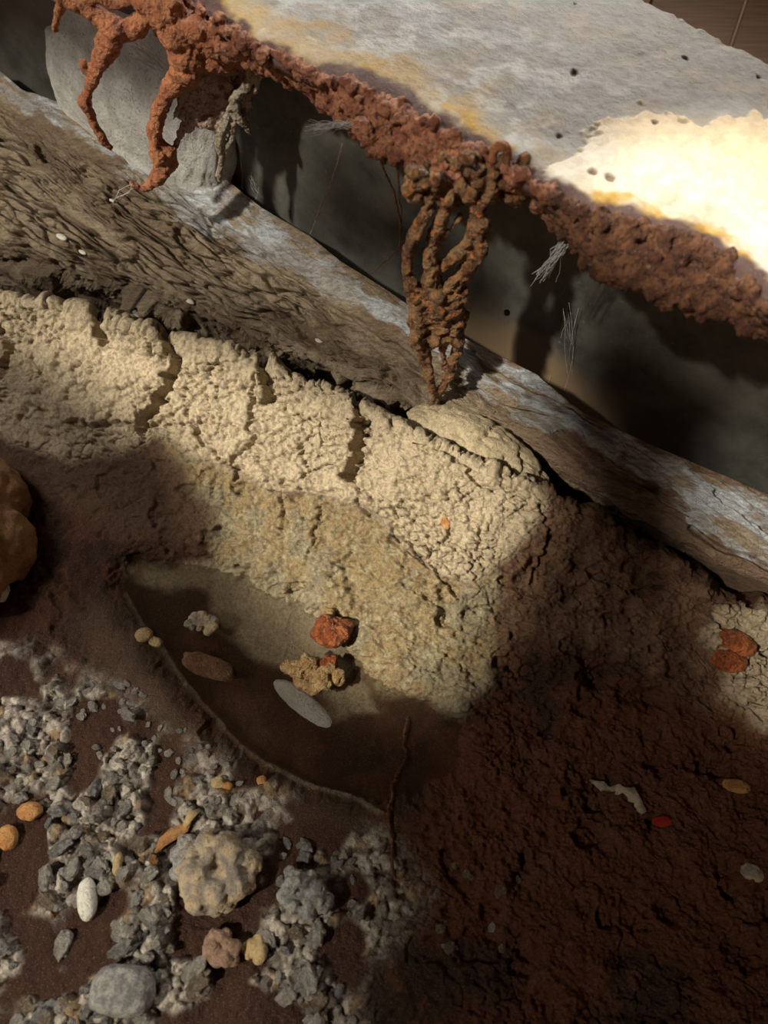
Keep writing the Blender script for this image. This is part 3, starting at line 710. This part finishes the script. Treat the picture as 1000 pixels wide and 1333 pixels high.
M_YEL = simple('yellow_grit', (.50, .36, .16), (.62, .46, .24), .5, 120)
M_BRN = simple('brown_rock', (.24, .12, .055), (.40, .23, .11), .75, 45)
M_LEAF = simple('dead_leaf', (.38, .16, .05), (.52, .26, .09), .5, 100)
M_CRM = simple('cream_shell', (.42, .34, .22), (.6, .5, .36), .5, 100)
M_DRK = simple('dark_fleck', (.02, .015, .01), (.05, .03, .02), .6, 100)
M_REDF = simple('red_fleck', (.30, .01, .008), (.4, .02, .01), .4, 100)
knob('wet_stone', 432, 826, 30, 'glossy dark red stone at the upper rim of the puddle', 'stone', M_RED, 701, (1, .72, .7), -8, .3, z=.012, n=12, br=.45)
stone('wet_stone', 428, 801, 9, 'tiny ochre stone touching the top of the glossy red stone', 'stone', M_OCH, 703, (.9, 1, .7), 0, z=.02)
knob('wet_stone', 407, 880, 40, 'lumpy wet ochre and orange stone standing in the puddle', 'stone', M_OCH, 705, (1.1, .55, .5), -14, .2, z=.004, n=22, br=.30, amp=.3)
knob('wet_stone', 430, 864, 14, 'small wet brown stone between the red and the ochre stones', 'stone', M_RED, 706, (1, .7, .8), 10, z=.012)
stone('wet_stone', 272, 869, 34, 'long flat reddish stone half sunk in the puddle', 'stone', rustm('drab_stone', (.16, .07, .03), (.28, .16, .07), (.2, .06, .03), .25, 80), 707, (1, .42, .35), -18, .1, z=0, amp=.2)
knob('wet_stone', 264, 812, 24, 'drab mottled stone breaking the puddle surface near its middle', 'stone', M_TAN, 709, (1, .6, .35), -5, .0, z=-.002, n=12)
stone('wet_stone', 396, 916, 50, 'pale smooth sunken stone just below the ochre stone', 'stone', M_WHT, 711, (1, .3, .25), -38, -.6, z=-.020, amp=.06)
stone('pebble', 187, 829, 11, 'tan pebble on the left rim of the puddle, upper of two', 'pebble', M_YEL, 713, (1, .8, .8), 20, .4)
stone('pebble', 202, 838, 9, 'tan pebble on the left rim of the puddle, lower of two', 'pebble', M_YEL, 715, (1.1, .7, .8), -20, .4)
knob('rock', -44, 722, 92, 'large rough brown rock cut off by the left edge', 'rock', M_BRN, 717, (.74, 1.3, .6), 8, .4, n=34, br=.52, amp=.22)
knob('clod', 284, 1142, 52, 'large grey and tan knobbly clod lying in the gravel', 'clod', M_TAN, 721, (1, .86, .6), -10, .25, n=26, br=.30, amp=.25)
knob('clod', 252, 1125, 30, 'grey knobbly lump leaning on the left of the large clod', 'clod', M_GRY, 723, (.8, 1.1, .6), 20, .3, n=18, br=.32, amp=.25)
knob('clod', 291, 1236, 24, 'brownish pink clod below the large knobbly clod', 'clod', simple('pink_clod', (.28, .17, .11), (.42, .27, .19), .8, 140), 725, (1, .85, .6), -30, .4, n=14, br=.4)
knob('clod', 335, 1238, 18, 'small two-tone clod with an ochre top right of the brownish pink clod', 'clod', M_YEL, 727, (1, .8, .6), 0, .4, n=9, br=.45)
knob('clod', 395, 1165, 34, 'dark grey crumbly clod right of the large knobbly clod', 'clod', M_GRY, 729, (1.2, .7, .5), -35, .3, n=20, br=.3, amp=.3)
stone('rock', 165, 1290, 34, 'blue-grey angular stone near the bottom edge', 'stone', M_GRY, 731, (1, .75, .6), -5, .4, sq=4, amp=.12)
stone('white_pebble', 118, 1172, 15, 'smooth elongated white pebble standing out in the gravel', 'pebble', M_WHT, 733, (.72, 1.5, .7), 14, .7, amp=.07)
stone('orange_pebble', 42, 1058, 13, 'small bright orange pebble at the left, upper of two', 'pebble', M_ORG, 735, (1.1, .8, .7), 0, .5)
stone('orange_pebble', 12, 1090, 12, 'small orange pebble at the very left edge, lower of two', 'pebble', M_ORG, 737, (.9, 1.1, .7), 30, .5)
stone('ochre_pebble', 157, 1130, 8, 'little upright ochre pebble between white pebble and large clod', 'pebble', M_YEL, 739, (.6, 1.5, .7), 0, .6)
stone('ochre_pebble', 284, 1022, 8, 'pale ochre grain on the upper gravel, larger of a touching pair', 'pebble', M_YEL, 741, (1, 1.1, .7), 0, .6)
stone('orange_pebble', 341, 1016, 6, 'orange grain on the bare mud right of the upper gravel', 'pebble', M_ORG, 743, (1, 1, .7), 0, .6)
stone('orange_pebble', 296, 1024, 6, 'orange grain touching the pale ochre grain on the upper gravel', 'pebble', M_ORG, 745, (1.2, .8, .7), 0, .6)
stone('red_stone', 958, 838, 24, 'dark red stone in the pale clay at the right edge, upper of two', 'stone', M_RED, 751, (1, .6, .5), -30, .3)
stone('red_stone', 946, 862, 22, 'glossy orange-red stone in the pale clay at the right edge, lower of two', 'stone', M_RED, 753, (1, .6, .5), -5, .4)
stone('brown_fleck', 580, 680, 9, 'brown fleck stuck on the large sunlit clay block', 'fleck', M_LEAF, 755, (.8, 1.2, .4), 10, .4, amp=.3)
stone('red_fleck', 861, 1070, 9, 'tiny red fleck on the dark mud', 'fleck', M_REDF, 757, (1.2, .7, .3), 0, .5)
stone('orange_flake', 957, 1024, 14, 'flat orange flake on the mud near the right edge', 'flake', M_LEAF, 759, (1.2, .55, .2), -8, .8)
stone('pale_stone', 978, 1137, 13, 'greyish stone in the mud near the right edge', 'stone', M_TAN, 761, (1, .7, .4), -20, .3)
stone('pebble', 8, 775, 10, 'small cream pebble resting against the large brown rock', 'pebble', M_WHT, 763, (.7, 1.2, .7), 0, 1.2)
# dead leaf, folded blade
def blade(name, pts, wd, m, label, cat, lift=.004):
    V_ = []; Fb = []
    n = len(pts)
    for i, (u, v) in enumerate(pts):
        p = gz(u, v) + np.array((0, 0, lift)); q = pts[min(i + 1, n - 1)]; q0 = pts[max(i - 1, 0)]
        d = gz(*q)[:2] - gz(*q0)[:2]; d /= np.linalg.norm(d) + 1e-9; s = np.array((-d[1], d[0], 0))
        w_ = wd[i] * .0006
        V_ += [p - s * w_ + (0, 0, .0012), p + (0, 0, -.0004), p + s * w_ + (0, 0, .0014)]
    for i in range(n - 1):
        a = i * 3; Fb += [(a, a + 1, a + 4, a + 3), (a + 1, a + 2, a + 5, a + 4)]
    V2, F2, _ = solid(np.array(V_), np.array(Fb)[:, ::-1], {}, np.array((0, 0, -.0008)))
    o = link(name, mesh_np(name, V2, F2), m); return tag(o, label, cat)
blade('dead_leaf', [(204, 1112), (215, 1098), (228, 1086), (243, 1078), (250, 1072)], [1, 7, 9, 7, 2], M_LEAF, 'orange-brown folded leaf scrap above the large knobbly clod', 'leaf')
blade('dead_leaf', [(242, 1078), (252, 1066), (262, 1056)], [3, 6, 2], M_YEL, 'pale ochre scrap at the tip of the orange-brown leaf scrap', 'leaf')
blade('shell_fragment', [(768, 1014), (776, 1017), (784, 1021), (790, 1026), (797, 1026), (804, 1030), (810, 1030), (818, 1034), (822, 1040), (828, 1044), (830, 1052), (836, 1060)], [1, 3, 7, 9, 5, 8, 4, 9, 10, 6, 8, 4], M_CRM, 'pale torn shell fragment on the dark mud at lower right', 'shell')
# ------------------------------------------------------------------ loose grit and pebbles (each its own object)
bases = []
M_PL = simple('pebble_pale', (.52, .46, .38), (.80, .74, .66), .7, 2.2, .4, 8, .2)
M_PG = simple('pebble_grey', (.30, .285, .26), (.56, .53, .49), .7, 2.2, .4, 8, .25)
M_PT = simple('pebble_tan', (.28, .20, .13), (.50, .40, .28), .7, 2.2, .4, 8, .25)
M_PY = simple('pebble_ochre', (.36, .24, .11), (.60, .46, .26), .6, 2.2, .4, 8, .2)
M_PO = simple('pebble_orange', (.40, .18, .07), (.60, .32, .13), .6, 2.2, .4, 8, .2)
for k in range(12):
    mm = (M_PL, M_PL, M_PG, M_PT, M_PL, M_PG, M_PT, M_PL, M_PY, M_PL, M_PG, M_PO)[k]
    me = lump('pebble', 0, 0, 0, 1, random.uniform(.65, .95), random.uniform(.5, .75), mm, 800 + k, amp=.42, n=4); me.materials.append(mm); bases.append(me)
def scatter(poly, cnt, r0, r1, label, group, seed, ks=None, name='pebble', thr=.0):
    rr = random.Random(seed); us_ = [p[0] for p in poly]; vs_ = [p[1] for p in poly]; n = 0; guard = 0
    while n < cnt and guard < cnt * 60:
        guard += 1
        u, v = rr.uniform(min(us_), max(us_)), rr.uniform(min(vs_), max(vs_))
        if not inpoly(np.array(u), np.array(v), poly): continue
        d = np.abs(us - u); i1 = int(np.argmin(d)); 
        col_ = (U[Kb:, i1] - u) ** 2 + (Vv[Kb:, i1] - v) ** 2; j = Kb + int(np.argmin(col_))
        if clump[j, i1] < rr.random() * thr: continue
        p = P[j, i1]; r = (r0 + (r1 - r0) * rr.random() ** 2.2) * np.linalg.norm(p - CAM) / FPX
        me = bases[rr.choice(ks) if ks else rr.randrange(12)]
        o = bpy.data.objects.new(name, me); C.objects.link(o); o.location = p + np.array((0, 0, r * .25)); o.scale = (r * rr.uniform(.8, 1.4), r, r)
        o.rotation_euler = (rr.uniform(-.4, .4), rr.uniform(-.4, .4), rr.uniform(0, 6.28)); tag(o, label, 'pebble', group); n += 1
scatter([(-30, 1130), (210, 1130), (240, 1200), (430, 1210), (470, 1380), (-30, 1380)], 150, 5, 13, 'loose grey and tan pebble in the coarse gravel along the bottom edge', 'pebbles in the coarse bottom gravel', 1, [0, 1, 2, 3, 4, 5, 6, 7, 9, 10], thr=1.0)
scatter([(-30, 940), (60, 930), (200, 1060), (210, 1130), (-30, 1130)], 75, 4, 11, 'pale pebble in the gravel patch at the left edge', 'pebbles in the left gravel patch', 2, thr=1.0)
scatter([(60, 870), (170, 890), (300, 990), (340, 1040), (250, 1060), (140, 1000)], 60, 3, 8, 'small whitish grit grain scattered below the puddle shore', 'grit grains below the puddle shore', 3, [0, 1, 4, 7, 9, 2], 'grit_grain')
scatter([(370, 1090), (470, 1120), (480, 1200), (420, 1200), (360, 1150)], 22, 4, 10, 'greyish crumb right of the large knobbly clod', 'crumbs beside the large clod', 4, [2, 5, 10, 3, 6], 'soil_crumb')
scatter([(580, 1120), (680, 1140), (690, 1240), (560, 1240)], 14, 3, 7, 'faint pale crumb on the dark mud at bottom centre', 'crumbs on the dark mud', 5, [3, 6, 0], 'soil_crumb')
# pale crumbs on the timber ledge
dL = lambda u, v: PLd[np.unravel_index(np.argmin((UL - u) ** 2 + (VL - v) ** 2), UL.shape)]
for i, (u, v, r, lab) in enumerate([(84, 312, 8, 'white paint flake on the timber ledge, leftmost of the white flakes'), (108, 330, 6, 'small white paint flake just right of the leftmost flake on the timber'), (142, 388, 7, 'pale rounded chip low on the timber ledge, nearest the ridge at left'), (248, 394, 7, 'glinting white flake low on the middle of the timber ledge'), (186, 405, 10, 'grey crumbly chip wedged at the foot of the timber ledge'), (412, 446, 6, 'white flake low on the timber ledge above the large clay block'), (148, 264, 4, 'tiny white flake below the hook of the orange drip')]):
    p = dL(u, v); s = r * np.linalg.norm(p - CAM) / FPX
    o = link('paint_flake', lump('paint_flake', 0, 0, 0, s, s * .45, s * .3, M_WHT, 900 + i, amp=.2, n=3), M_GRY if i == 4 else M_WHT)
    o.location = p + (0, 0, .002); o.rotation_euler = (0, 0, math.radians(-35)); tag(o, lab, 'flake')

# ------------------------------------------------------------------ threads, roots, cobwebs
def threads(name, lines, rad, m, label, cat):
    bm = bmesh.new()
    for pts in lines:
        pts = [Vector(p) for p in pts]; prev = None
        for i, p in enumerate(pts):
            d = (pts[min(i + 1, len(pts) - 1)] - pts[max(i - 1, 0)]).normalized(); a = d.orthogonal().normalized(); b = d.cross(a)
            r = rad * (1 - .5 * i / len(pts)); ring = [bm.verts.new(p + (a * math.cos(t) + b * math.sin(t)) * r) for t in (0, 1.257, 2.513, 3.77, 5.027)]
            if prev:
                for k in range(5): bm.faces.new((prev[k], prev[(k + 1) % 5], ring[(k + 1) % 5], ring[k]))
            prev = ring
    me = bpy.data.meshes.new(name); bm.to_mesh(me); bm.free(); o = link(name, me, m); return tag(o, label, cat)
def wob(pts, n, amp, seed):
    rr = random.Random(seed); pts = [np.array(p) for p in pts]; out = []
    for a, b in zip(pts[:-1], pts[1:]):
        for j in range(n): out.append(a + (b - a) * j / n + np.array([rr.gauss(0, amp) for _ in range(3)]))
    out.append(pts[-1]); return out
yM = yC + .055
threads('rootlet', [wob([hang(495, 208, yM), hang(512, 250, yM), hang(520, 285, yM), hang(522, 318, yM), hang(508, 335, yM), hang(484, 356, yM)], 5, .0006, 1), wob([hang(516, 215, yM), hang(522, 262, yM), hang(524, 300, yM)], 5, .0006, 2)], .0014, M_ROOT,
        'thin crooked rootlet dangling left of the long wet drip', 'root')
yW = yM + .05
threads('thread', [wob([hang(446, 186, yW), hang(430, 240, yW), hang(404, 304, yW)], 4, .0004, 3)], .0008, M_CRUST, 'fine straight thread stretched across the dark gap', 'thread')
rr = random.Random(9)
def web(u0, v0, u1, v1, n, sp, y, rad, seed, label, n2=5):
    rr = random.Random(seed); L = []
    for i in range(n):
        a = (u0 + rr.gauss(0, sp * .5), v0 + rr.gauss(0, sp * .3)); b = (u1 + rr.gauss(0, sp), v1 + rr.gauss(0, sp * .6)); yy = y + rr.uniform(-.01, .01)
        mids = [(a[0] * (1 - t) + b[0] * t + rr.gauss(0, 2.5), a[1] * (1 - t) + b[1] * t + rr.gauss(0, 2.5)) for t in (0, .33, .66, 1)]
        L.append(wob([hang(*q, yy) for q in mids], 2, .0004, seed + i))
    return threads('cobweb', L, rad, M_WEB, label, 'cobweb')
web(458, 162, 405, 166, 26, 7, yC + .08, .00028, 21, 'bluish white wisp of cobweb under the rusted edge, left of centre')
web(735, 318, 700, 362, 22, 7, yC - .0, .0003, 22, 'bright tuft of cobweb hanging in the dark gap right of the long drip')
web(170, 60, 215, 90, 16, 16, yA + .03, .00022, 23, 'faint cobweb between the two orange drips')
web(165, 120, 172, 135, 8, 7, yA + .03, .0003, 24, 'tiny bright cobweb knot on the pale concrete lump')
web(330, 230, 345, 265, 8, 8, yA + .06, .00025, 25, 'faint cobweb at the lower left corner of the gap')
web(740, 400, 742, 500, 10, 10, yC + .05, .00025, 26, 'long faint dusty cobweb down the grey wall')
web(150, 262, 172, 238, 3, 3, yA, .0004, 27, 'few grey threads under the hook of the orange drip')
o = stone('dark_fleck', 660, 407, 4, 'small black speck caught on the grey wall right of the long drip', 'fleck', M_DRK, 771, (1, 1.3, .8), 0, 0, z=.2)
o.location = hang(660, 407, yC + .04)
def root_on(pts, rad, m, label, seed, name='rootlet'):
    return threads(name, [wob([gz(u, v) + np.array((0, 0, .003)) for u, v in pts], 3, .0008, seed)], rad, m, label, 'root')
root_on([(530, 935), (525, 965), (528, 985), (518, 1010), (510, 1035), (505, 1060), (512, 1100), (508, 1150)], .0022, M_RUSTD, 'reddish brown root running down the dark mud from the puddle end', 31)
root_on([(508, 702), (530, 722), (552, 740), (570, 750)], .0008, M_ROOT, 'hair-thin reddish root at the lower edge of the sunlit clay', 32)
root_on([(455, 548), (468, 552), (474, 562)], .0008, M_ROOT, 'short straw fibre across the widest crack', 33)
root_on([(540, 580), (560, 572), (575, 566)], .0009, M_ROOT, 'short grey twig beside the tip of the long drip', 34)

# ------------------------------------------------------------------ added unseen sheet, pierced to shape the sunlight (above and behind the viewer)
ZC = 1.35
def to_sun_mask(p): t = (ZC - p[2]) / SUN_D[2]; return p + SUN_D * t
def opening(pts): return [tuple(to_sun_mask(p)[:2]) for p in pts]
lit = [(-60, 405), (40, 440), (110, 492), (190, 552), (258, 615), (290, 700), (340, 770), (420, 850), (480, 930), (560, 900), (620, 850), (655, 760), (690, 690), (720, 640)]
H1 = opening([at(u, v, float(zg(u, v))) for u, v in lit] + [at(700, 590, .09), at(620, 525, .10), at(548, 520, .11), at(520, 560, .118), at(420, 500, .125), at(300, 455, .13), at(200, 432, .13), at(60, 392, .13), at(-80, 370, .13)])
H2 = opening([at(u, v, ZS) for u, v in [(750, 235), (800, 180), (880, 160), (1000, 160), (1250, 230), (1250, 600), (1000, 400), (880, 330), (790, 305)]])
H3 = opening([at(u, v, z) for u, v, z in [(905, 600, .12), (1000, 560, .13), (1150, 640, .13), (1150, 980, .03), (985, 960, .03), (955, 870, .04), (925, 790, .06), (915, 700, .08)]])
allp = np.array(H1 + H2 + H3 + [to_sun_mask(p)[:2] for p in (at(-80, 1420, .01), at(1080, 1420, .01), at(1080, 860, .03), at(-80, 60, .17), hang(40, -40, yA), hang(350, -40, yA))]) ; x0, y0 = allp.min(0) - .03; x1, y1 = allp.max(0) + .03
cs = .01; nx = int((x1 - x0) / cs) + 1; ny = int((y1 - y0) / cs) + 1; x1 = x0 + nx * cs; y1 = y0 + ny * cs
gx = x0 + cs * np.arange(nx + 1); gy = y0 + cs * np.arange(ny + 1)
CX, CY = np.meshgrid(gx[:-1] + cs / 2, gy[:-1] + cs / 2)
H4 = opening([hang(u, v, yC) for u, v in [(528, 240), (690, 235), (700, 330), (660, 440), (585, 520), (550, 520), (530, 400), (515, 320)]])
G1 = opening([at(u, v, z) for u, v, z in [(-80, 60, .17), (100, 110, .17), (250, 185, .16), (400, 290, .15), (560, 400, .15), (720, 500, .13), (700, 545, .12), (600, 520, .10), (500, 470, .09), (380, 420, .08), (250, 385, .08), (100, 350, .08), (-80, 335, .08)]])
G2 = opening([at(u, v, .01) for u, v in [(-80, 860), (80, 850), (200, 910), (320, 990), (400, 1080), (450, 1180), (430, 1420), (-80, 1420)]])
G3 = opening([hang(u, v, yA) for u, v in [(40, -40), (350, -40), (350, 190), (180, 270), (80, 210)]])
G4 = opening([at(u, v, .36) for u, v in [(230, -30), (330, 30), (480, 95), (740, 240), (800, 300), (980, 400), (960, 440), (800, 370), (720, 310), (560, 250), (400, 150), (300, 100)]])
G5 = opening([at(u, v, z) for u, v, z in [(-60, 620, .03), (200, 640, .05), (300, 660, .06), (600, 700, .05), (700, 660, .1), (920, 780, .06), (1080, 860, .03), (1080, 1420, .01), (-80, 1420, .01)]])
bay = np.array([[0, 8, 2, 10], [12, 4, 14, 6], [3, 11, 1, 9], [15, 7, 13, 5]]); thr_ = (bay[np.arange(ny)[:, None] % 4, np.arange(nx)[None] % 4] + .5) / 16
dens = np.zeros((ny, nx))
for poly_, dv in ((H1, 1.), (H2, 1.), (H3, .7), (H4, .85), (G1, .56), (G2, .62), (G3, .75), (G4, .5), (G5, .15)): dens = np.maximum(dens, inpoly(CX, CY, poly_) * dv)
hole = dens > thr_
GX, GY = np.meshgrid(gx, gy); Vc = np.stack([GX, GY, np.full_like(GX, ZC)], -1).reshape(-1, 3)
Fc = gridfaces(ny + 1, nx + 1)[~hole.ravel()]
o0 = len(Vc); X0, X1, Y0, Y1 = -2.2, 1.4, -2.0, 1.6
ext = np.array([(X0, Y0), (X1, Y0), (X1, Y1), (X0, Y1), (X0, y0), (X1, y0), (X0, y1), (X1, y1)]); ext = np.c_[ext, np.full(8, ZC)]
Vc = np.concatenate([Vc, ext]); e = lambda k: o0 + k
c00, c10, c01, c11 = 0, nx, ny * (nx + 1), ny * (nx + 1) + nx
Fc = np.concatenate([Fc, [(e(0), e(1), e(5), e(4)), (e(6), e(7), e(2), e(3)), (e(4), c00, c01, e(6)), (c10, e(5), e(7), c11)]])
V2, F2, _ = solid(Vc, Fc, {}, np.array((0, 0, .002)))
o = link('sun_mask', mesh_np('sun_mask', V2, F2, smooth=False), M_MASK); tag(o, 'added unseen dark sheet overhead, pierced to shape the sunlight', 'sun_mask', kind='structure')
